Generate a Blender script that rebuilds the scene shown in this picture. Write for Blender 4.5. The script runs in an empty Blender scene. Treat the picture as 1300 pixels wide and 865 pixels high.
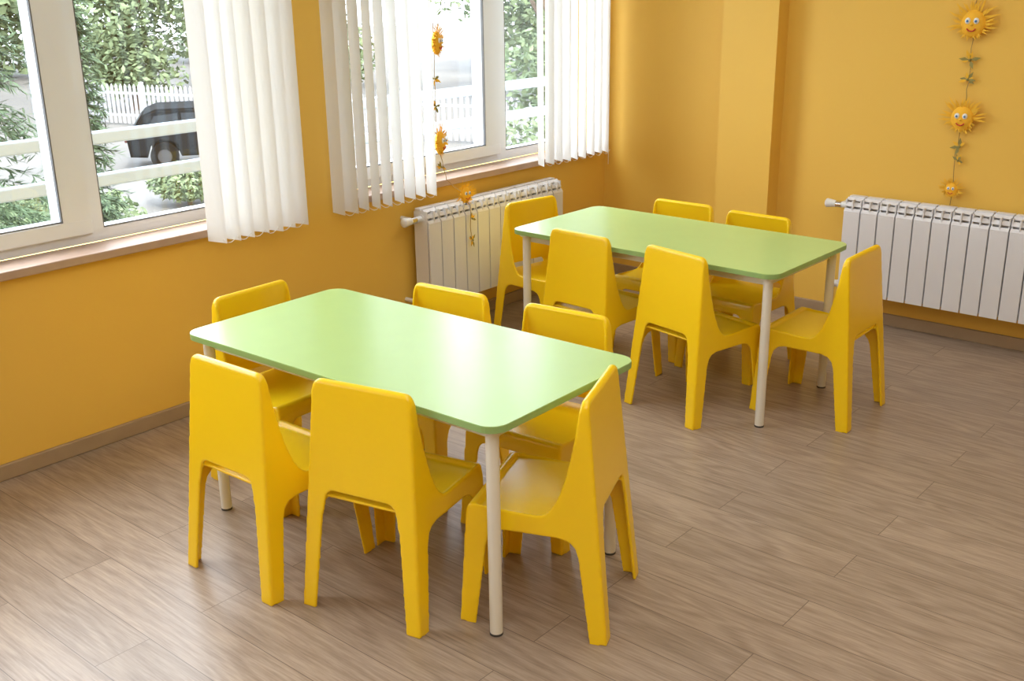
import bpy, bmesh, math, random
from mathutils import Vector, Matrix
random.seed(7)
SC=bpy.context.scene
COL=bpy.context.collection
SC.view_settings.view_transform='Standard'

# ---------------------------------------------------------------- materials
def newmat(name):
    m=bpy.data.materials.new(name); m.use_nodes=True
    nt=m.node_tree; b=nt.nodes["Principled BSDF"]
    return m,nt,b
def mat(name,col,rough=.5,metal=0.,var=.06,nscale=6.,bump=0.,bscale=80.,coat=0.,spec=.5,sub=0.,trans=0.):
    m,nt,b=newmat(name)
    tc=nt.nodes.new("ShaderNodeTexCoord")
    n=nt.nodes.new("ShaderNodeTexNoise"); n.inputs["Scale"].default_value=nscale; n.inputs["Detail"].default_value=4
    nt.links.new(tc.outputs["Object"],n.inputs["Vector"])
    r=nt.nodes.new("ShaderNodeMix"); r.data_type='RGBA'
    c1=[max(0,c*(1-var)) for c in col]+[1]; c2=[min(1,c*(1+var)) for c in col]+[1]
    r.inputs[6].default_value=c1; r.inputs[7].default_value=c2
    nt.links.new(n.outputs["Fac"],r.inputs[0]); nt.links.new(r.outputs[2],b.inputs["Base Color"])
    b.inputs["Roughness"].default_value=rough; b.inputs["Metallic"].default_value=metal
    b.inputs["Specular IOR Level"].default_value=spec
    if coat: b.inputs["Coat Weight"].default_value=coat; b.inputs["Coat Roughness"].default_value=.15
    if sub:
        b.inputs["Subsurface Weight"].default_value=sub; b.inputs["Subsurface Radius"].default_value=(1,.7,.05); b.inputs["Subsurface Scale"].default_value=.012
    if bump:
        n2=nt.nodes.new("ShaderNodeTexNoise"); n2.inputs["Scale"].default_value=bscale; n2.inputs["Detail"].default_value=5
        nt.links.new(tc.outputs["Object"],n2.inputs["Vector"])
        bp=nt.nodes.new("ShaderNodeBump"); bp.inputs["Strength"].default_value=bump; bp.inputs["Distance"].default_value=.002
        nt.links.new(n2.outputs["Fac"],bp.inputs["Height"]); nt.links.new(bp.outputs[0],b.inputs["Normal"])
    return m
M={}
M['wall']=mat("painted_wall",(.84,.52,.085),.55,var=.02,nscale=1.5,bump=.15,bscale=140)
M['ceil']=mat("ceiling_paint",(.85,.86,.86),.8)
M['chair']=mat("yellow_plastic",(1.0,.655,.008),.28,var=.005,nscale=8,bump=.05,bscale=350,spec=.5,sub=.15)
M['green']=mat("green_laminate",(.45,.65,.24),.26,var=.03,nscale=10,bump=.05,bscale=500)
M['edge']=mat("green_edging",(.29,.46,.16),.4,var=.03)
M['leg']=mat("cream_powder_coat",(.80,.77,.68),.35,var=.04)
M['cap']=mat("dark_rubber",(.05,.045,.04),.6)
M['pvc']=mat("white_pvc",(.84,.88,.93),.3,var=.02)
M['gasket']=mat("grey_gasket",(.12,.12,.12),.6)
M['sill']=mat("sill_marble",(.48,.34,.26),.4,var=.15,nscale=20)
M['rad']=mat("radiator_enamel",(.78,.78,.80),.35,var=.02)
M['valve']=mat("valve_plastic",(.8,.8,.78),.35)
M['brass']=mat("chrome_fitting",(.7,.68,.65),.25,metal=1.)
M['base']=mat("baseboard_laminate",(.38,.27,.165),.45,var=.12,nscale=15)
M['orange']=mat("orange_raffia",(.95,.54,.04),.8,var=.1,nscale=60)
M['yel']=mat("orange_felt",(.95,.50,.03),.8,var=.1,nscale=60)
M['white']=mat("white_card",(.85,.84,.8),.6)
M['blue']=mat("blue_ink",(.05,.2,.5),.5)
M['red']=mat("red_ink",(.6,.04,.02),.5)
M['twine']=mat("twine",(.35,.22,.08),.9)
M['dry']=mat("dried_leaf",(.30,.26,.08),.9)
M['bark']=mat("bark",(.10,.07,.05),.9,var=.3)
M['leafd']=mat("conifer_foliage",(.065,.105,.055),.8,var=.5,nscale=3)
M['leafl']=mat("deciduous_foliage",(.145,.195,.10),.8,var=.45,nscale=1.2)
M['ground']=mat("paving_ground",(.13,.125,.115),.9,var=.35,nscale=.35)
M['fence']=mat("white_fence_paint",(.30,.31,.33),.6)
M['rail']=mat("rail_paint",(.30,.36,.42),.45)
M['concrete']=mat("concrete",(.3,.29,.27),.9)
M['carbody']=mat("car_paint",(.006,.008,.010),.7,spec=.08)
M['carglass']=mat("car_window",(.018,.024,.03),.5,spec=.2)
M['tyre']=mat("tyre",(.005,.005,.005),.9,spec=.1)
M['lamp']=mat("car_light",(.12,.11,.10),.3)
M['hub']=mat("wheel_hub",(.02,.02,.02),.7)
M['tail']=mat("tail_lens",(.06,.008,.008),.6)
M['alu']=mat("aluminium_rail",(.6,.6,.6),.4,metal=.6)
# blind fabric : diffuse + translucent
m,nt,b=newmat("blind_fabric")
b.inputs["Base Color"].default_value=(.80,.79,.76,1); b.inputs["Roughness"].default_value=.9
tc=nt.nodes.new("ShaderNodeTexCoord"); n=nt.nodes.new("ShaderNodeTexNoise"); n.inputs["Scale"].default_value=300
mp=nt.nodes.new("ShaderNodeMapping"); mp.inputs["Scale"].default_value=(1,1,.1)
nt.links.new(tc.outputs["Object"],mp.inputs[0]); nt.links.new(mp.outputs[0],n.inputs["Vector"])
bp=nt.nodes.new("ShaderNodeBump"); bp.inputs["Strength"].default_value=.15; bp.inputs["Distance"].default_value=.001
nt.links.new(n.outputs["Fac"],bp.inputs["Height"]); nt.links.new(bp.outputs[0],b.inputs["Normal"])
tr=nt.nodes.new("ShaderNodeBsdfTranslucent"); tr.inputs["Color"].default_value=(.84,.83,.80,1)
mx=nt.nodes.new("ShaderNodeMixShader"); mx.inputs[0].default_value=.28
nt.links.new(b.outputs[0],mx.inputs[1]); nt.links.new(tr.outputs[0],mx.inputs[2]); nt.links.new(mx.outputs[0],nt.nodes["Material Output"].inputs[0])
M['blind']=m
# glass
m,nt,b=newmat("window_glass"); nt.nodes.remove(b)
t=nt.nodes.new("ShaderNodeBsdfTransparent"); t.inputs[0].default_value=(.97,.98,.98,1)
g=nt.nodes.new("ShaderNodeBsdfGlossy"); g.inputs["Roughness"].default_value=.02
mx=nt.nodes.new("ShaderNodeMixShader"); mx.inputs[0].default_value=.05
nt.links.new(t.outputs[0],mx.inputs[1]); nt.links.new(g.outputs[0],mx.inputs[2]); nt.links.new(mx.outputs[0],nt.nodes["Material Output"].inputs[0])
M['glass']=m
# floor planks
m,nt,b=newmat("laminate_floor"); N=nt.nodes.new; L=nt.links.new
tc=N("ShaderNodeTexCoord")
br=N("ShaderNodeTexBrick"); br.inputs["Scale"].default_value=1; br.inputs["Brick Width"].default_value=1.2; br.inputs["Row Height"].default_value=.15
br.inputs["Mortar Size"].default_value=.0013; br.inputs["Mortar Smooth"].default_value=.3; br.offset=.37; br.offset_frequency=2
br.inputs["Color1"].default_value=(0,0,0,1); br.inputs["Color2"].default_value=(1,1,1,1); br.inputs["Mortar"].default_value=(.5,.5,.5,1)
L(tc.outputs["Object"],br.inputs["Vector"])
add=N("ShaderNodeVectorMath"); add.operation='MULTIPLY_ADD'
L(br.outputs["Color"],add.inputs[0]); add.inputs[1].default_value=(7,3,5); L(tc.outputs["Object"],add.inputs[2])
mp=N("ShaderNodeMapping"); mp.inputs["Scale"].default_value=(4.5,80,1); L(add.outputs[0],mp.inputs[0])
n1=N("ShaderNodeTexNoise"); n1.inputs["Scale"].default_value=2.4; n1.inputs["Detail"].default_value=6; n1.inputs["Roughness"].default_value=.6; n1.inputs["Distortion"].default_value=.3
L(mp.outputs[0],n1.inputs["Vector"])
mp2=N("ShaderNodeMapping"); mp2.inputs["Scale"].default_value=(.8,7,1); L(add.outputs[0],mp2.inputs[0])
w=N("ShaderNodeTexNoise"); w.inputs["Scale"].default_value=1.3; w.inputs["Detail"].default_value=1.5; w.inputs["Distortion"].default_value=.4
L(mp2.outputs[0],w.inputs["Vector"])
mm=N("ShaderNodeMath"); mm.operation='MULTIPLY'; mm.inputs[1].default_value=62; L(w.outputs["Fac"],mm.inputs[0])
sn=N("ShaderNodeMath"); sn.operation='SINE'; L(mm.outputs[0],sn.inputs[0])
mix1=N("ShaderNodeMath"); mix1.operation='MULTIPLY_ADD'; mix1.inputs[1].default_value=.085; L(sn.outputs[0],mix1.inputs[0]); L(n1.outputs["Fac"],mix1.inputs[2])
cr=N("ShaderNodeValToRGB"); e=cr.color_ramp.elements
e[0].position=.22; e[0].color=(.235,.168,.118,1); e[1].position=.74; e[1].color=(.44,.34,.255,1)
L(mix1.outputs[0],cr.inputs[0])
hs=N("ShaderNodeHueSaturation"); L(cr.outputs[0],hs.inputs["Color"])
mr=N("ShaderNodeMapRange"); mr.inputs[3].default_value=.93; mr.inputs[4].default_value=1.06; L(br.outputs["Color"],mr.inputs[0]); L(mr.outputs[0],hs.inputs["Value"])
dk=N("ShaderNodeMix"); dk.data_type='RGBA'; dk.inputs[7].default_value=(.15,.105,.075,1); L(br.outputs["Fac"],dk.inputs[0]); L(hs.outputs[0],dk.inputs[6])
L(dk.outputs[2],b.inputs["Base Color"]); b.inputs["Roughness"].default_value=.36
bp=N("ShaderNodeBump"); bp.inputs["Strength"].default_value=.06; bp.inputs["Distance"].default_value=.002; L(n1.outputs["Fac"],bp.inputs["Height"]); L(bp.outputs[0],b.inputs["Normal"])
M['floor']=m

# ---------------------------------------------------------------- helpers
def obj_from_bm(name,bm,mats,smooth=False,angle=None):
    me=bpy.data.meshes.new(name); bm.normal_update(); bm.to_mesh(me); bm.free()
    for k in (mats if isinstance(mats,(list,tuple)) else [mats]): me.materials.append(M[k])
    if smooth:
        for p in me.polygons: p.use_smooth=True
        if angle:
            try: me.set_sharp_from_angle(angle=math.radians(angle))
            except Exception: pass
    o=bpy.data.objects.new(name,me); COL.objects.link(o); return o
def box(bm,x0,x1,y0,y1,z0,z1,mi=0,bev=0,seg=2):
    r=bmesh.ops.create_cube(bm,size=1)
    vs=r['verts']
    for v in vs:
        v.co=Vector(((x0+x1)/2+v.co.x*(x1-x0),(y0+y1)/2+v.co.y*(y1-y0),(z0+z1)/2+v.co.z*(z1-z0)))
    fs=set(f for v in vs for f in v.link_faces)
    for f in fs: f.material_index=mi
    if bev:
        es=list(set(e for v in vs for e in v.link_edges))
        rr=bmesh.ops.bevel(bm,geom=es,offset=bev,segments=seg,affect='EDGES',profile=.5)
        for f in rr['faces']: f.material_index=mi
def cyl(bm,p0,p1,r0,r1=None,seg=20,mi=0,caps=True):
    if r1 is None: r1=r0
    p0=Vector(p0);p1=Vector(p1);d=p1-p0
    q=d.to_track_quat('Z','Y').to_matrix().to_4x4(); mt=Matrix.Translation((p0+p1)/2)@q
    r=bmesh.ops.create_cone(bm,cap_ends=caps,segments=seg,radius1=r0,radius2=r1,depth=d.length,matrix=mt)
    for f in set(f for v in r['verts'] for f in v.link_faces): f.material_index=mi
def sph(bm,c,r,s=(1,1,1),mi=0,seg=16):
    mt=Matrix.Translation(c)@Matrix.Diagonal((s[0],s[1],s[2],1))
    rr=bmesh.ops.create_uvsphere(bm,u_segments=seg,v_segments=max(6,seg//2),radius=r,matrix=mt)
    for f in set(f for v in rr['verts'] for f in v.link_faces): f.material_index=mi
def prism(bm,pts,axis,a,b,mi=0):
    def P(p,t):
        return {'x':(t,p[0],p[1]),'y':(p[0],t,p[1]),'z':(p[0],p[1],t)}[axis]
    v0=[bm.verts.new(P(p,a)) for p in pts]; v1=[bm.verts.new(P(p,b)) for p in pts]
    n=len(pts); fs=[bm.faces.new(v0),bm.faces.new(v1[::-1])]
    for i in range(n): fs.append(bm.faces.new((v0[i],v1[i],v1[(i+1)%n],v0[(i+1)%n])))
    for f in fs: f.material_index=mi
    bmesh.ops.recalc_face_normals(bm,faces=fs)
    return v0+v1
def empty(name,loc=(0,0,0),rot=0):
    o=bpy.data.objects.new(name,None); o.empty_display_size=.1; COL.objects.link(o); o.location=loc; o.rotation_euler=(0,0,rot); return o
def tag(o,label,cat,group=None,kind=None):
    o["label"]=label; o["category"]=cat
    if group: o["group"]=group
    if kind: o["kind"]=kind
def struct(o,label=None,cat=None):
    o["kind"]="structure"
    if label: o["label"]=label
    if cat: o["category"]=cat
def copy_tree(root,parts,loc,rot):
    r=root.copy(); COL.objects.link(r); r.location=loc; r.rotation_euler=(0,0,rot)
    for p in parts:
        q=p.copy(); COL.objects.link(q); q.parent=r
    return r

# ---------------------------------------------------------------- room
H=2.8; RX=6.0; RY=-7.5
bm=bmesh.new(); box(bm,-.3,RX+.2,RY-.2,.2,-.1,0); fl=obj_from_bm("floor",bm,'floor'); struct(fl,"grey-brown wood laminate plank floor","floor")
bm=bmesh.new(); box(bm,-.3,RX+.2,RY-.2,.2,H,H+.1); o=obj_from_bm("ceiling",bm,'ceil'); struct(o,"plain white ceiling","ceiling")
WIN=[(-4.9,-2.25),(-1.86,-.13),(-7.2,-5.3)]
ZS,ZT=.70,2.25
bm=bmesh.new()
box(bm,-.3,0,RY,0,0,ZS-.03); box(bm,-.3,0,RY,0,ZT,H)
ys=sorted([RY]+[v for w_ in WIN for v in w_]+[0.])
for i in range(0,len(ys),2): box(bm,-.3,0,ys[i],ys[i+1],ZS-.03,ZT)
o=obj_from_bm("wall_left",bm,'wall'); struct(o,"yellow-orange painted wall with window openings","wall")
bm=bmesh.new(); box(bm,-.3,RX+.2,0,.2,0,H)
o=obj_from_bm("wall_back",bm,'wall'); struct(o,"yellow-orange painted wall","wall")
bm=bmesh.new(); box(bm,.747,1.033,-.10,0,0,H)
o=obj_from_bm("wall_pillar",bm,'wall'); struct(o,"shallow square yellow-orange pillar","wall")
bm=bmesh.new(); box(bm,RX,RX+.2,RY,0,0,H); o=obj_from_bm("wall_right",bm,'wall'); struct(o,"yellow-orange painted wall","wall")
bm=bmesh.new(); box(bm,-.3,RX+.2,RY-.2,RY,0,H); o=obj_from_bm("wall_front",bm,'wall'); struct(o,"yellow-orange painted wall","wall")
bm=bmesh.new(); box(bm,0,.016,RY,-.016,0,.055,bev=.004); o=obj_from_bm("baseboard_left",bm,'base'); struct(o,"brown laminate skirting board","baseboard")
bm=bmesh.new(); box(bm,0,.747,-.016,0,0,.055,bev=.003); box(bm,1.033,RX,-.016,0,0,.055,bev=.003); box(bm,.735,1.047,-.116,-.10,0,.055,bev=.003); box(bm,1.033,1.047,-.10,-.016,0,.055,bev=.003); box(bm,.735,.747,-.10,-.016,0,.055,bev=.003)
o=obj_from_bm("baseboard_back",bm,'base'); struct(o,"brown laminate skirting board","baseboard")

# windows
def window(idx,y0,y1,mull):
    """mull: list of (sash_glass_end, frame_start, glass_start)"""
    xo,xi=-.19,-.12
    bm=bmesh.new()
    F=.055
    box(bm,xo,xi,y0,y1,ZS,ZS+F-.008,bev=.004); box(bm,xo,xi,y0,y1,ZT-F,ZT,bev=.004)
    box(bm,xo,xi+.001,y0,y0+F,ZS+F-.012,ZT-F+.004); box(bm,xo,xi+.001,y1-F,y1,ZS+F-.012,ZT-F+.004)
    gl=bmesh.new()
    lefts=y0+F
    for (ge,fs,gs) in mull:
        box(bm,xo,xi+.002,fs-.01,gs,ZS+F-.012,ZT-F+.004)               # fixed mullion
        a,b_=lefts-.02,fs+.012; sx0,sx1=-.18,-.100; st=.075
        zb,zt=ZS+.035,ZT-.035
        box(bm,sx0,sx1,a,b_,zb,zb+st-.02,bev=.005,seg=3); box(bm,sx0,sx1,a,b_,zt-st,zt,bev=.005,seg=3)
        box(bm,sx0,sx1-.0005,a,a+st,zb+st-.026,zt-st+.006); box(bm,sx0,sx1-.0005,ge,b_,zb+st-.026,zt-st+.006)
        box(bm,-.112,-.098,ge-.004,ge+.0,zb+st-.02,zt-st,mi=1)
        box(bm,-.112,-.103,a+st,ge,zb+st-.02,zb+st-.016,mi=1)
        box(gl,-.146,-.140,a+st-.01,ge+.01,zb+.04,zt-.06)
        lefts=gs
    box(gl,-.146,-.140,lefts-.01,y1-F+.01,ZS+.03,ZT-F+.01)
    box(bm,-.125,-.118,lefts,y1-F,ZS+F-.009,ZS+F-.005,mi=1); box(bm,-.125,-.1185,lefts,lefts+.004,ZS+F-.004,ZT-F,mi=1)
    w=obj_from_bm("window_%d"%idx,bm,['pvc','gasket']); struct(w,"white plastic double-glazed window frame","window")
    g=obj_from_bm("glass",gl,'glass'); g.parent=w
    bm=bmesh.new(); box(bm,-.12,.035,y0-.03,min(y1+.03,-.02),ZS-.03,ZS-.0005,bev=.004)
    s=obj_from_bm("trim_%d"%idx,bm,'sill'); struct(s,"brown-pink marbled window sill","window sill")
window(1,-4.9,-2.25,[(-3.80,-3.74,-3.66),(-3.02,-2.925,-2.865)])
window(2,-1.86,-.13,[(-.85,-.75,-.68)])
window(3,-7.2,-5.3,[(-6.3,-6.22,-6.15)])  # unseen extra window, added to let more daylight in

# ---------------------------------------------------------------- vertical blinds
def vane_mesh(w,h):
    bm=bmesh.new(); n=2; nz=4
    rows=[]
    for k in range(nz+1):
        z=h*k/nz
        rows.append([bm.verts.new(((i/n-.5)*w,.0008*math.cos((i/n-.5)*math.pi),z)) for i in range(n+1)])
    for k in range(nz):
        for i in range(n): bm.faces.new((rows[k][i],rows[k][i+1],rows[k+1][i+1],rows[k+1][i]))
    me=bpy.data.meshes.new("vane"); bm.to_mesh(me); bm.free(); me.materials.append(M['blind'])
    return me
def blind(y0,y1,n,zb,ang,label,xx=.10):
    root=empty("vertical_blind",(xx,(y0+y1)/2,0))
    tag(root,label,"blind","vertical blinds at the windows")
    me=vane_mesh(.089,2.28-zb)
    for i in range(n):
        o=bpy.data.objects.new("vane",me); COL.objects.link(o); o.parent=root
        yy=y0+(y1-y0)*(i+.5)/n
        o.location=(random.uniform(-.003,.003),yy-(y0+y1)/2,zb+random.uniform(-.005,.005))
        a=ang(i,n)+random.uniform(-6,6)
        o.rotation_euler=(math.radians(random.uniform(-.2,.2)),math.radians(random.uniform(-.2,.2)),math.radians(a))
    bm=bmesh.new(); box(bm,-.02,.02,y0-(y0+y1)/2-.05,y1-(y0+y1)/2+.05,2.28,2.32,bev=.004)
    box(bm,-.1,-.02,-.02,.02,2.30,2.312)
    o=obj_from_bm("head_rail",bm,'alu'); o.parent=root
    bm=bmesh.new()
    for i in range(n-1):
        a=y0+(y1-y0)*(i+.5)/n-(y0+y1)/2; b_=a+(y1-y0)/n
        for k in range(5):
            t0,t1=k/5,(k+1)/5
            f=lambda t:(.03,a+(b_-a)*t,zb+.012-.018*math.sin(math.pi*t))
            cyl(bm,f(t0),f(t1),.0012,seg=5)
    o=obj_from_bm("bead_chain",bm,'white'); o.parent=root
    return root
blind(-2.58,-2.14,7,.665,lambda i,n:12,"drawn-aside white fabric vertical blind over the wide window")
blind(-2.00,-1.40,9,.665,lambda i,n:-18 if i>1 else -6,"half-open white fabric vertical blind beside hanging sun ornaments")
blind(-.70,-.10,9,.69,lambda i,n:-26,"white fabric vertical blind next to the room corner")

# ---------------------------------------------------------------- tables
def rrect(lx,ly,r,n=8):
    pts=[]
    for cx,cy,a0 in((lx/2-r,ly/2-r,0),(-lx/2+r,ly/2-r,90),(-lx/2+r,-ly/2+r,180),(lx/2-r,-ly/2+r,270)):
        for k in range(n+1):
            a=math.radians(a0+90*k/n); pts.append((cx+r*math.cos(a),cy+r*math.sin(a)))
    return pts
TH=.5855; TW=.605
troot=empty("kindergarten_table")
bm=bmesh.new(); prism(bm,rrect(1.2,TW,.05),'z',TH-.018,TH-.002,mi=1); prism(bm,rrect(1.1985,TW-.0015,.0493),'z',TH-.002,TH,mi=0)
ttop=obj_from_bm("tabletop",bm,['green','edge']); ttop.parent=troot; ttop["label"]="light green laminate top with rounded corners"
bm=bmesh.new()
for s in(-1,1):
    box(bm,-.55,.55,s*.235-.012,s*.235+.012,TH-.055,TH-.019)
    box(bm,s*.535-.012,s*.535+.012,-.235,.235,TH-.055,TH-.019)
tfr=obj_from_bm("frame",bm,'leg'); tfr.parent=troot
tparts=[ttop,tfr]
lx,ly=.6-.05,TW/2-.05
bm=bmesh.new(); cyl(bm,(0,0,.004),(0,0,TH-.019),.0165,seg=24); cyl(bm,(0,0,0),(0,0,.006),.0170,seg=24,mi=1)
cyl(bm,(0,0,TH-.03),(0,0,TH-.019),.028,seg=24)
lo=obj_from_bm("leg",bm,['leg','cap'],True,40); lo.parent=troot; lo.location=(lx,ly,0); tparts.append(lo)
for sx,sy in((1,-1),(-1,1),(-1,-1)):
    q=lo.copy(); COL.objects.link(q); q.parent=troot; q.location=(sx*lx,sy*ly,0); tparts.append(q)
troot.location=(1.305,-2.792,0); troot.rotation_euler=(0,0,.024)
tag(troot,"light green rectangular children's table with cream metal legs","table","green children's tables")
t2=copy_tree(troot,tparts,(1.195,-1.188,0),-.007)
t2["label"]="light green rectangular children's table near the radiators, cream legs"

# ---------------------------------------------------------------- chair (moulded plastic, one shell)
def yr(z): return -.194+.1*z
def yf(z): return .194-.055*z
def xo(z): return .183-.060*z
SZ=.33; TOPZ=.625
def tmpobj(bm):
    me=bpy.data.meshes.new("tmp"); bm.to_mesh(me); bm.free(); o=bpy.data.objects.new("tmp",me); COL.objects.link(o); return o
def hexa(bm,fx,y0,y1,z0,z1):
    vs=[]
    for z in(z0,z1):
        x=fx(z)
        for sx,yy in((-1,y0(z)),(1,y0(z)),(1,y1(z)),(-1,y1(z))): vs.append(bm.verts.new((sx*x,yy,z)))
    fs=[bm.faces.new([vs[i] for i in q]) for q in((3,2,1,0),(4,5,6,7),(0,1,5,4),(1,2,6,5),(2,3,7,6),(3,0,4,7))]
    bmesh.ops.recalc_face_normals(bm,faces=fs)
def bake(o):
    dg=bpy.context.evaluated_depsgraph_get(); dg.update()
    me=bpy.data.meshes.new_from_object(o.evaluated_get(dg)); o.modifiers.clear(); o.data=me; return o
def booln(o,c,op):
    md=o.modifiers.new("b",'BOOLEAN'); md.operation=op; md.object=c; md.solver='EXACT'
bm=bmesh.new()
prof=[(yf(-.04),-.04),(yf(.30),.30),(yf(.32)-.004,.322),(yf(.33)-.014,SZ),(.09,SZ-.004),(.0,SZ-.010),(-.022,SZ-.006),(-.042,.340),(-.060,.37),(-.080,.43),(-.098,.52),(-.109,.60),(-.111,.618),(-.116,TOPZ),(yr(.625)+.005,TOPZ),(yr(.615),.618),(yr(-.04),-.04)]
prism(bm,prof,'x',-.25,.25); outer=tmpobj(bm)
bm=bmesh.new()
CR=.026
fp=[(-xo(-.04),-.04),(-xo(TOPZ-CR),TOPZ-CR)]
for k in range(1,8):
    a=math.radians(180-90*k/7); fp.append((-(xo(.61)-CR)+CR*math.cos(a),TOPZ-CR+CR*math.sin(a)))
fp2=[(-x,z) for x,z in fp][::-1]
prism(bm,fp+fp2,'y',-.4,.4); fc=tmpobj(bm)
booln(outer,fc,'INTERSECT'); bake(outer)
md=outer.modifiers.new("r",'REMESH'); md.mode='VOXEL'; md.voxel_size=.0042
md=outer.modifiers.new("s",'SMOOTH'); md.factor=.5; md.iterations=4
bake(outer)
cut=[]
bm=bmesh.new(); hexa(bm,lambda z:xo(z)-.007,lambda z:yr(z)+.009,lambda z:yf(z)-.008,-.1,.311); cut.append(tmpobj(bm))
# seat dish and hollow of the back
bm=bmesh.new(); hexa(bm,lambda z:xo(z)-.007-.003*max(0,z-.33)/.28,lambda z:yr(z)+.009+.012*max(0,z-.33)/.28,lambda z:.145 if z<.4 else .3,.3185,.614); cut.append(tmpobj(bm))
bm=bmesh.new(); prism(bm,[(-.164,-.1),(-.116,.222),(-.108,.247),(-.091,.263),(-.066,.270),(.074,.270),(.100,.263),(.116,.247),(.123,.222),(.162,-.1)],'x',-.3,.3); cut.append(tmpobj(bm))
def arch(w0,w1,zt):
    l=[(-w0,-.1),(-w1,zt-.034),(-w1+.006,zt-.014),(-w1+.017,zt-.003),(-w1+.030,zt)]
    return l+[(-x,z) for x,z in l][::-1]
bm=bmesh.new(); prism(bm,arch(.154,.120,.278),'y',.05,.4); cut.append(tmpobj(bm))
bm=bmesh.new(); prism(bm,arch(.150,.110,.338),'y',yr(.34)+.0115,-.4); cut.append(tmpobj(bm))
bm=bmesh.new(); prism(bm,arch(.150,.118,.298),'y',-.05,-.4); cut.append(tmpobj(bm))
bm=bmesh.new(); box(bm,-.5,.5,-.5,.5,-.5,0); cut.append(tmpobj(bm))
for c in cut: booln(outer,c,'DIFFERENCE')
bake(outer)
md=outer.modifiers.new("r",'REMESH'); md.mode='VOXEL'; md.voxel_size=.003
md=outer.modifiers.new("s",'SMOOTH'); md.factor=.5; md.iterations=3
bake(outer)
bm=bmesh.new(); bm.from_mesh(outer.data)
for zc in(.215,.345):
    g=bm.verts[:]+bm.edges[:]+bm.faces[:]
    bmesh.ops.bisect_plane(bm,geom=g,plane_co=(0,0,zc),plane_no=(0,0,1))
zmin=min(v.co.z for v in bm.verts)
for v in bm.verts: v.co.z-=zmin
full=bpy.data.meshes.new("full"); bm.to_mesh(full); bm.free()
def part(name,test):
    b2=bmesh.new(); b2.from_mesh(full)
    dele=[f for f in b2.faces if not test(f.calc_center_median())]
    bmesh.ops.delete(b2,geom=dele,context='FACES')
    return obj_from_bm(name,b2,'chair',True)
croot=empty("child_chair")
z1,z2=.215-zmin,.345-zmin
cparts=[part("seat",lambda c:z1<c.z<z2),part("backrest",lambda c:c.z>=z2)]
for sx in(-1,1):
    for sy in(-1,1): cparts.append(part("leg",lambda c,sx=sx,sy=sy:c.z<=z1 and c.x*sx>0 and c.y*sy>0))
for p in cparts: p.parent=croot
for c in cut+[fc,outer]: bpy.data.objects.remove(c,do_unlink=True)
CH=[((1.133,-3.131),2.3,"chair squarely at the long side of a table"),((1.51,-3.025),13,"chair turned slightly, at the table's long side"),
((1.862,-2.805),111.5,"chair angled at the table end, seat exposed"),((.715,-2.77),-88,"chair at table end near the window wall"),
((1.118,-2.50),185,"chair tucked under the table facing the others"),((1.555,-2.455),186,"chair tucked in beside an angled chair"),
((.975,-1.38),-4,"chair tucked in at the table by the radiator"),((1.440,-1.405),-12,"chair turned slightly at the table by radiators"),
((.51,-1.12),-99,"chair at table end before the window radiator"),((1.824,-1.135),91,"chair at the open end of the table"),
((.965,-.87),180,"chair tucked in with back toward the pillar"),((1.345,-.905),178,"chair tucked in with back toward the wall")]
for i,((x,y),a,l) in enumerate(CH):
    if i==0: croot.location=(x,y,0); croot.rotation_euler=(0,0,math.radians(a)); r=croot
    else: r=copy_tree(croot,cparts,(x,y,0),math.radians(a))
    tag(r,"yellow moulded plastic "+l,"chair","yellow children's chairs")

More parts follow.
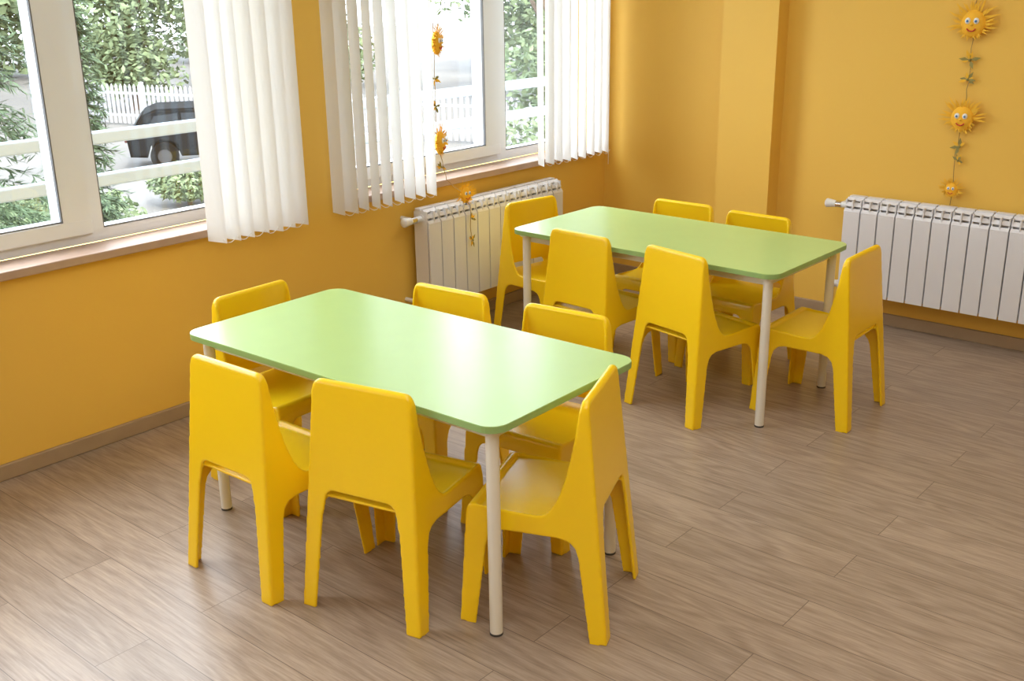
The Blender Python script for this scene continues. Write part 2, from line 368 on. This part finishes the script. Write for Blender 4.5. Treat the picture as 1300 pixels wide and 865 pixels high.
# ---------------------------------------------------------------- radiators (local +Y away from wall, valve at local +X end)
def radiator(n,loc,rot,label):
    root=empty("radiator",loc,rot); tag(root,label,"radiator","white ribbed radiators")
    P=.08; Hh=.455
    bm=bmesh.new()
    w=.0372
    box(bm,-w,w,.090,.098,.012,.385,bev=.0015)
    prism(bm,[(.098,.385),(.098,.392),(.090,.405),(.083,.405),(.090,.392),(.090,.385)],'x',-w,w)
    prism(bm,[(.088,.415),(.080,.432),(.073,.432),(.081,.413)],'x',-w,w)
    prism(bm,[(.074,.440),(.060,.452),(.052,.450),(.067,.436)],'x',-w,w)
    box(bm,-w,w,.012,.046,.446,Hh,bev=.0015)
    box(bm,-.003,.003,.008,.095,.02,.445)
    for s in(-1,1): box(bm,s*.034-.0025,s*.034+.0025,.010,.085,.02,.445)
    box(bm,-w,w,.004,.010,.012,.44,bev=.002)
    box(bm,-.014,.014,.03,.06,.02,.44)
    cyl(bm,(-.0398,.048,.41),(.0398,.048,.41),.021,seg=14,mi=0); cyl(bm,(-.0398,.048,.035),(.0398,.048,.035),.021,seg=14)
    s0=obj_from_bm("section",bm,['rad']); s0.parent=root
    for i in range(n):
        q=s0 if i==0 else s0.copy()
        if i: COL.objects.link(q); q.parent=root
        q.location=(P*(i+.5),0,0)
    E=n*P
    bm=bmesh.new(); cyl(bm,(E,.048,.41),(E+.035,.048,.41),.014,seg=14); cyl(bm,(E+.035,.055,.41),(E+.035,-.034,.41),.010,seg=12)
    o=obj_from_bm("pipe",bm,'valve',True,40); o.parent=root
    bm=bmesh.new(); cyl(bm,(E,.048,.035),(E+.02,.048,.035),.014,seg=14); cyl(bm,(E+.03,.055,.035),(E+.03,-.034,.035),.010,seg=12); sph(bm,(E+.03,.048,.035),.017)
    o=obj_from_bm("pipe",bm,'valve',True,40); o.parent=root
    bm=bmesh.new()
    cyl(bm,(E+.030,.048,.41),(E+.062,.048,.41),.015,seg=16,mi=1); cyl(bm,(E+.058,.048,.41),(E+.10,.048,.41),.015,.021,seg=20); sph(bm,(E+.10,.048,.41),.021,(.5,1,1))
    o=obj_from_bm("thermostat_valve",bm,['valve','brass'],True,40); o.parent=root
    for xx in(.12,E-.12):
        bm=bmesh.new(); box(bm,xx-.01,xx+.01,-.0345,.012,.30,.33)
        o=obj_from_bm("bracket",bm,'brass'); o.parent=root
radiator(12,(.035,-.535,.152),-math.pi/2,"white ribbed aluminium radiator below the window with thermostat knob")
radiator(14,(1.43+14*.08,-.035,.145),math.pi,"white ribbed aluminium radiator on the orange wall")

# ---------------------------------------------------------------- sun garlands
def garland(loc,rot,items,pts,label,twist=0):
    root=empty("sun_garland",loc,rot); tag(root,label,"decoration","hanging sun garlands")
    bm=bmesh.new()
    pp=[]
    for a,b in zip(pts,pts[1:]):
        for k in range(6):
            t=k/6; pp.append(Vector(a).lerp(Vector(b),t)+Vector((random.uniform(-.003,.003),random.uniform(0,.003),0)))
    pp.append(Vector(pts[-1]))
    for a,b in zip(pp,pp[1:]): cyl(bm,a,b,.0015,seg=6)
    o=obj_from_bm("string",bm,'twine'); o.parent=root
    for x,y,z,s,kd in items:
        T=Vector((x,y,z))
        if kd=='sun':
            bm=bmesh.new(); sph(bm,(0,.022,0),s*.55,(1,.45,1.12),seg=24)
            for k in range(60):
                a=2*math.pi*k/60+random.uniform(-.15,.15); c=Vector((math.cos(a),0,math.sin(a)))
                l=s*random.uniform(.85,1.3) if math.sin(a)>-.3 else s*random.uniform(.65,.85)
                perp=Vector((-c.z,0,c.x)); bend=random.uniform(-.5,.5)*s*.35
                b0=Vector((0,.02,0))+c*s*.45; mid=Vector((0,.028+random.uniform(-.006,.01),0))+c*l*.75+perp*bend*.3; tip=Vector((0,.022+random.uniform(-.006,.014),0))+c*l+perp*bend
                wv=perp*s*.045
                v=[bm.verts.new(q) for q in(b0-wv,mid-wv,tip,mid+wv,b0+wv)]
                f=bm.faces.new(v); f.material_index=1
            sun=obj_from_bm("sun_face",bm,['yel','orange'],True,30); sun.parent=root; sun.location=T
            if y==0: sun.rotation_euler=(0,0,math.radians(twist))
            for sx in(-1,1):
                bm=bmesh.new(); sph(bm,(sx*s*.19,.022+s*.22,s*.14),s*.13,(1,.5,1.1),0); sph(bm,(sx*s*.19,.022+s*.28,s*.13),s*.06,(1,.4,1),1,10)
                e=obj_from_bm("eye",bm,['white','blue'],True); e.parent=sun
            bm=bmesh.new()
            for k in range(7):
                f=lambda t:(s*.22*math.cos(math.pi*(1.15+.7*t)),.022+s*.24,-s*.10+s*.22*math.sin(math.pi*(1.15+.7*t)))
                cyl(bm,f(k/7),f((k+1)/7),s*.03,seg=6)
            e=obj_from_bm("mouth",bm,'red',True); e.parent=sun
            bm=bmesh.new(); sph(bm,(0,.022+s*.26,-s*.02),s*.07,(1,.8,1)); e=obj_from_bm("nose",bm,'orange',True); e.parent=sun
        else:
            bm=bmesh.new()
            for k in range(7):
                a=random.uniform(0,2*math.pi); c=Vector((math.cos(a),random.uniform(0,.3),math.sin(a))).normalized(); l=s*random.uniform(.7,1.2)
                p=Vector((0,.012,0)); pe=c.cross(Vector((0,1,0))).normalized()*s*.2
                v=[bm.verts.new(q) for q in(p,p+c*l*.5+pe,p+c*l,p+c*l*.5-pe)]; f=bm.faces.new(v); f.material_index=k%2
            sph(bm,(0,.014,0),s*.16,mi=0,seg=8)
            o=obj_from_bm("leaf_bow",bm,['dry','orange']); o.parent=root; o.location=T
garland((1.872,-.002,1.75),math.pi,[(0,0,-.11,.05,'bow'),(0,0,-.395,.09,'sun'),(0,0,-.54,.04,'bow'),(0,0,-.62,.035,'bow'),(0,0,-.78,.085,'sun'),(0,0,-.90,.035,'bow'),(0,0,-.96,.03,'bow'),(.01,0,-1.085,.05,'sun'),(.01,0,-1.17,.03,'bow')],
 [(0,.01,0),(0,.01,-.39),(-.005,.01,-.6),(0,.01,-.78),(.012,.01,-.95),(.01,.01,-1.19)],"string of orange felt sun faces and dried leaves on wall")
garland((.02,-1.32,1.85),-math.pi/2,[(0,0,-.55,.08,'sun'),(0,0,-.70,.03,'bow'),(0,0,-.82,.03,'bow'),(0,0,-.98,.085,'sun'),(-.02,0,-1.09,.03,'bow'),(-.08,.08,-1.215,.06,'sun'),(-.08,.125,-1.32,.03,'bow'),(-.08,.125,-1.42,.03,'bow')],
 [(0,.01,0),(0,.01,-.54),(0,.01,-.98),(-.04,.025,-1.15),(-.08,.095,-1.22),(-.08,.125,-1.27),(-.08,.128,-1.45)],"string of orange felt sun faces hanging beside window blind",twist=28)

bm=bmesh.new(); box(bm,0.,.03,-.016,-.001,.98,1.05,bev=.003); cyl(bm,(.034,-.012,.60),(.034,-.012,1.8),.0015,seg=6)
o=obj_from_bm("cord_holder",bm,'white'); tag(o,"small white plastic blind cord holder on wall","cord holder")

# ---------------------------------------------------------------- outside
GZ=-2.8
bm=bmesh.new(); box(bm,-80,-.32,-50,80,GZ-.1,GZ); o=obj_from_bm("paved_ground",bm,'ground'); tag(o,"pale grey paved yard outside the windows","ground",kind="stuff")
bm=bmesh.new()
box(bm,-1.53,-1.47,-6,3,.832,.892,bev=.008); box(bm,-1.53,-1.47,-6,3,.628,.688,bev=.008)
for yy in(-5.5,-1.15,2.6): box(bm,-1.52,-1.48,yy-.02,yy+.02,-.05,.84)
root=obj_from_bm("balcony_railing",bm,'rail'); tag(root,"pale blue-white metal balcony railing","railing")
bm=bmesh.new(); box(bm,-1.6,-.301,-6.2,3.2,-.2,-.05); o=obj_from_bm("balcony_slab",bm,'concrete'); tag(o,"concrete balcony slab outside the windows","balcony")
f1=Vector((-33,12.8,GZ)); f2=Vector((-9,19.5,GZ)); d=(f2-f1); Ln=d.length; ang=math.atan2(d.y,d.x)
fr=empty("picket_fence",f1,ang); tag(fr,"white wooden picket fence along the yard","fence")
bm=bmesh.new(); x=0
while x<Ln:
    prism(bm,[(x,.08),(x+.10,.08),(x+.10,1.25),(x+.05,1.33),(x,1.25)],'y',-.012,.012); x+=.19
o=obj_from_bm("picket_panel",bm,'fence'); o.parent=fr
bm=bmesh.new(); box(bm,0,Ln,.012,.05,.3,.38); box(bm,0,Ln,.012,.05,1.0,1.08)
x=0
while x<Ln: box(bm,x,x+.1,.02,.12,0,1.4); x+=2.4
o=obj_from_bm("fence_rail",bm,'fence'); o.parent=fr
car=empty("parked_car",(-20.2,11.4,GZ),math.atan2(.838,.546)); tag(car,"dark parked car on the paved yard","car")
bm=bmesh.new()
prism(bm,[(-2.2,.35),(-2.25,.8),(-2.1,.95),(-1.8,1.36),(-1.5,1.48),(.2,1.48),(.5,1.40),(1.1,.98),(2.0,.88),(2.25,.70),(2.25,.35),(1.85,.32),(1.75,.6),(1.45,.72),(1.15,.6),(1.05,.32),(-1.0,.32),(-1.1,.6),(-1.4,.72),(-1.7,.6),(-1.8,.32)],'y',-.88,.88)
bmesh.ops.bevel(bm,geom=[e for e in bm.edges if abs(e.verts[0].co.y-e.verts[1].co.y)<.01],offset=.05,segments=2,affect='EDGES')
o=obj_from_bm("body",bm,'carbody'); o.parent=car
for s in(-1,1):
    for poly in([(-1.72,1.0),(-1.56,1.32),(-1.0,1.37),(-1.0,1.0)],[(-.92,1.0),(-.92,1.37),(-.1,1.37),(-.1,1.0)],[(-.02,1.0),(-.02,1.37),(.22,1.37),(.78,1.0)]):
        bm=bmesh.new(); prism(bm,poly,'y',s*.87,s*.89); o=obj_from_bm("window",bm,'carglass'); o.parent=car
for qs in(((1.10,-.7,1.02),(1.10,.7,1.02),(.56,.62,1.40),(.56,-.62,1.40)),((-2.10,-.7,.99),(-2.10,.7,.99),(-1.84,.62,1.35),(-1.84,-.62,1.35))):
    bm=bmesh.new(); bm.faces.new([bm.verts.new(q) for q in qs]); o=obj_from_bm("windshield",bm,'carglass'); o.parent=car
for xx in(-1.4,1.45):
    for s in(-1,1):
        bm=bmesh.new(); cyl(bm,(xx,s*.72,.34),(xx,s*.90,.34),.34,seg=24); cyl(bm,(xx,s*.89,.34),(xx,s*.91,.34),.17,seg=16,mi=1)
        o=obj_from_bm("wheel",bm,['tyre','hub']); o.parent=car
for s in(-1,1):
    bm=bmesh.new(); box(bm,2.2,2.28,s*.6-.18,s*.6+.18,.62,.78,bev=.02); o=obj_from_bm("headlight",bm,'lamp'); o.parent=car
    bm=bmesh.new(); box(bm,-2.3,-2.2,s*.7-.1,s*.7+.1,.70,.90,bev=.02); o=obj_from_bm("tail_light",bm,'tail'); o.parent=car
def leaves(bm,c,rad,n,size,shell=.5):
    for k in range(n):
        d=Vector((random.gauss(0,1),random.gauss(0,1),random.gauss(0,1))).normalized(); rr=shell+(1-shell)*random.random()
        p=Vector(c)+Vector((d.x*rad[0],d.y*rad[1],d.z*rad[2]))*rr
        if p.z<size*1.4: p.z=size*1.4+random.random()*.2
        u=Vector((random.gauss(0,1),random.gauss(0,1),random.gauss(0,.6))).normalized(); v=u.cross(Vector((random.gauss(0,1),random.gauss(0,1),random.gauss(0,1)))).normalized()
        s=size*random.uniform(.5,1.3)
        bm.faces.new([bm.verts.new(q) for q in(p-u*s,p+v*s*.45,p+u*s,p-v*s*.45)])
def decid(x,y,h,r,label,nm=4000,size=.22,lo_=.12):
    root=empty("tree",(x,y,GZ)); tag(root,label,"tree","trees outside the windows")
    bm=bmesh.new(); cyl(bm,(0,0,0),(0,0,h*.6),.18,.1,seg=10)
    for k in range(6):
        a=k*1.1; cyl(bm,(0,0,h*(.3+.04*k)),(math.cos(a)*r*.7,math.sin(a)*r*.7,h*(.55+.05*k)),.07,.02,seg=7)
    o=obj_from_bm("trunk",bm,'bark'); o.parent=root
    bm=bmesh.new()
    for k in range(20):
        a=random.uniform(0,6.28); q=random.uniform(0,.65)*r
        leaves(bm,(math.cos(a)*q,math.sin(a)*q,h*random.uniform(lo_,.85)),(r*.5,r*.5,r*.4),nm//20,size)
    o=obj_from_bm("foliage",bm,'leafl'); o.parent=root
def spruce(x,y,h,r,label):
    root=empty("conifer",(x,y,GZ)); tag(root,label,"tree","trees outside the windows")
    bm=bmesh.new(); cyl(bm,(0,0,0),(0,0,h),.12,.02,seg=8); o=obj_from_bm("trunk",bm,'bark'); o.parent=root
    bm=bmesh.new(); z=.7
    while z<h:
        rr=r*(1-z/h)+.08
        for k in range(10):
            a=random.uniform(0,6.28); L_=rr*random.uniform(.6,1.1); c=Vector((math.cos(a),math.sin(a),0))
            for j in range(56):
                t=random.random(); p=c*L_*t+Vector((0,0,z-.35*L_*t*t+.1)); u=(c+Vector((random.gauss(0,.6),random.gauss(0,.6),random.gauss(-.4,.4)))).normalized()
                s=.06*random.uniform(.6,1.3); v=u.cross(Vector((0,0,1))+c*random.gauss(0,.8)).normalized()*s*.2
                bm.faces.new([bm.verts.new(Vector(q)) for q in(p,p+u*s+v,p+u*s*2,p+u*s-v)])
        z+=.12
    o=obj_from_bm("foliage",bm,'leafd'); o.parent=root
spruce(-6.6,-.65,7,1.25,"dark green spruce close to the balcony")
spruce(-8.6,1.5,6,.6,"slim spruce beside the parked car")
decid(-33,16.6,9,3.3,"leafy green tree behind the picket fence",14000,.15,.12)
decid(-39.5,9,10,4.2,"leafy green tree at the yard edge",14000,.17)
decid(-36,25,10,5,"broad leafy tree behind the fence",12000,.2)
decid(-21,26.5,10,4.5,"leafy tree beyond the white fence",14000,.17)
decid(-12,25.5,9,3.5,"light green tree beyond the white fence",14000,.15,.15)
decid(-16.5,36,11,5.5,"tall leafy tree beyond the fence",12000,.22)
decid(-28,38,11,5.5,"large leafy tree in the distance",12000,.24)
decid(-52,19,12,7,"large leafy tree far across the yard",12000,.3)
decid(-50,35,12,7,"large leafy tree far behind the fence",12000,.3)
decid(-53,3,12,7,"tall leafy tree at the far yard edge",12000,.3)
decid(-6.6,8.5,6.5,1.6,"small grey-green tree near the balcony",8000,.07,.25)
for (sx_,sy_,sr) in((-12,2.6,1.5),(-16.0,7.6,.8),(-15.2,9.4,.7)):
    root=empty("shrub",(sx_,sy_,GZ)); tag(root,"rounded green shrub in the yard","shrub","green shrubs in the yard")
    bm=bmesh.new(); leaves(bm,(0,0,.5*sr+.1),(sr,sr,sr*.5),int(3800*sr),.07,.6); o=obj_from_bm("foliage",bm,'leafl'); o.parent=root
    bm=bmesh.new(); cyl(bm,(0,0,0),(0,0,.5*sr),.05,seg=8); o=obj_from_bm("stem",bm,'bark'); o.parent=root

# ---------------------------------------------------------------- light
W=bpy.data.worlds.new("World"); SC.world=W; W.use_nodes=True; nt=W.node_tree; bg=nt.nodes["Background"]
sky=nt.nodes.new("ShaderNodeTexSky"); sky.sky_type='NISHITA'; sky.sun_disc=False; sky.sun_elevation=math.radians(42); sky.sun_rotation=math.radians(100); sky.air_density=1.; sky.dust_density=4.
mixw=nt.nodes.new("ShaderNodeMix"); mixw.data_type='RGBA'; mixw.inputs[0].default_value=.75; mixw.inputs[7].default_value=(4.8,5.2,5.7,1)
nt.links.new(sky.outputs[0],mixw.inputs[6]); nt.links.new(mixw.outputs[2],bg.inputs[0]); bg.inputs[1].default_value=1.4
s=bpy.data.lights.new("sun","SUN"); s.energy=5.0; s.angle=.02; s.color=(1,.95,.86)
so=bpy.data.objects.new("sun",s); COL.objects.link(so); so.rotation_euler=Vector((-.75,.35,-.8)).to_track_quat('-Z','Y').to_euler()
def area(name,loc,direction,sx,sy,e,col=(1,1,1)):
    l=bpy.data.lights.new(name,"AREA"); l.shape='RECTANGLE'; l.size=sx; l.size_y=sy; l.energy=e; l.color=col
    o=bpy.data.objects.new(name,l); COL.objects.link(o); o.location=loc; o.rotation_euler=Vector(direction).to_track_quat('-Z','Y').to_euler(); return o
area("sky_fill",(-2.4,-3.0,3.9),(1,0,-.9),6.5,3.0,400,(.92,.96,1))  # unseen lamp added outside to boost daylight through the windows
area("ceiling_fill",(3.6,-4.8,2.75),(0,0,-1),2.4,2.4,56,(.94,.97,1))  # added fill lamp below the ceiling, not a fixture of the room
area("ceiling_fill",(2.2,-2.0,2.75),(0,0,-1),2.4,2.4,26,(.94,.97,1))  # second added fill lamp, weaker, over the tables
for (a,b_) in WIN:
    p=area("window_portal",(-.29,(a+b_)/2,(ZS+ZT)/2),(1,0,0),b_-a,ZT-ZS,1); p.data.cycles.is_portal=True

# ---------------------------------------------------------------- camera
cp=(3.4102,-4.7534,1.5611); yaw,pitch,roll=.7109,.3263,-.0155
f=Vector((-math.sin(yaw)*math.cos(pitch),math.cos(yaw)*math.cos(pitch),-math.sin(pitch)))
r=Vector((math.cos(yaw),math.sin(yaw),0)); u=r.cross(f)
r2=r*math.cos(roll)+u*math.sin(roll); u2=-r*math.sin(roll)+u*math.cos(roll)
cam=bpy.data.cameras.new("camera"); cam.sensor_width=36; cam.lens=1359.55/1300*36; cam.clip_start=.05; cam.clip_end=300
co=bpy.data.objects.new("camera",cam); COL.objects.link(co)
mt=Matrix((( r2.x,u2.x,-f.x,cp[0]),(r2.y,u2.y,-f.y,cp[1]),(r2.z,u2.z,-f.z,cp[2]),(0,0,0,1)))
co.matrix_world=mt
SC.camera=co
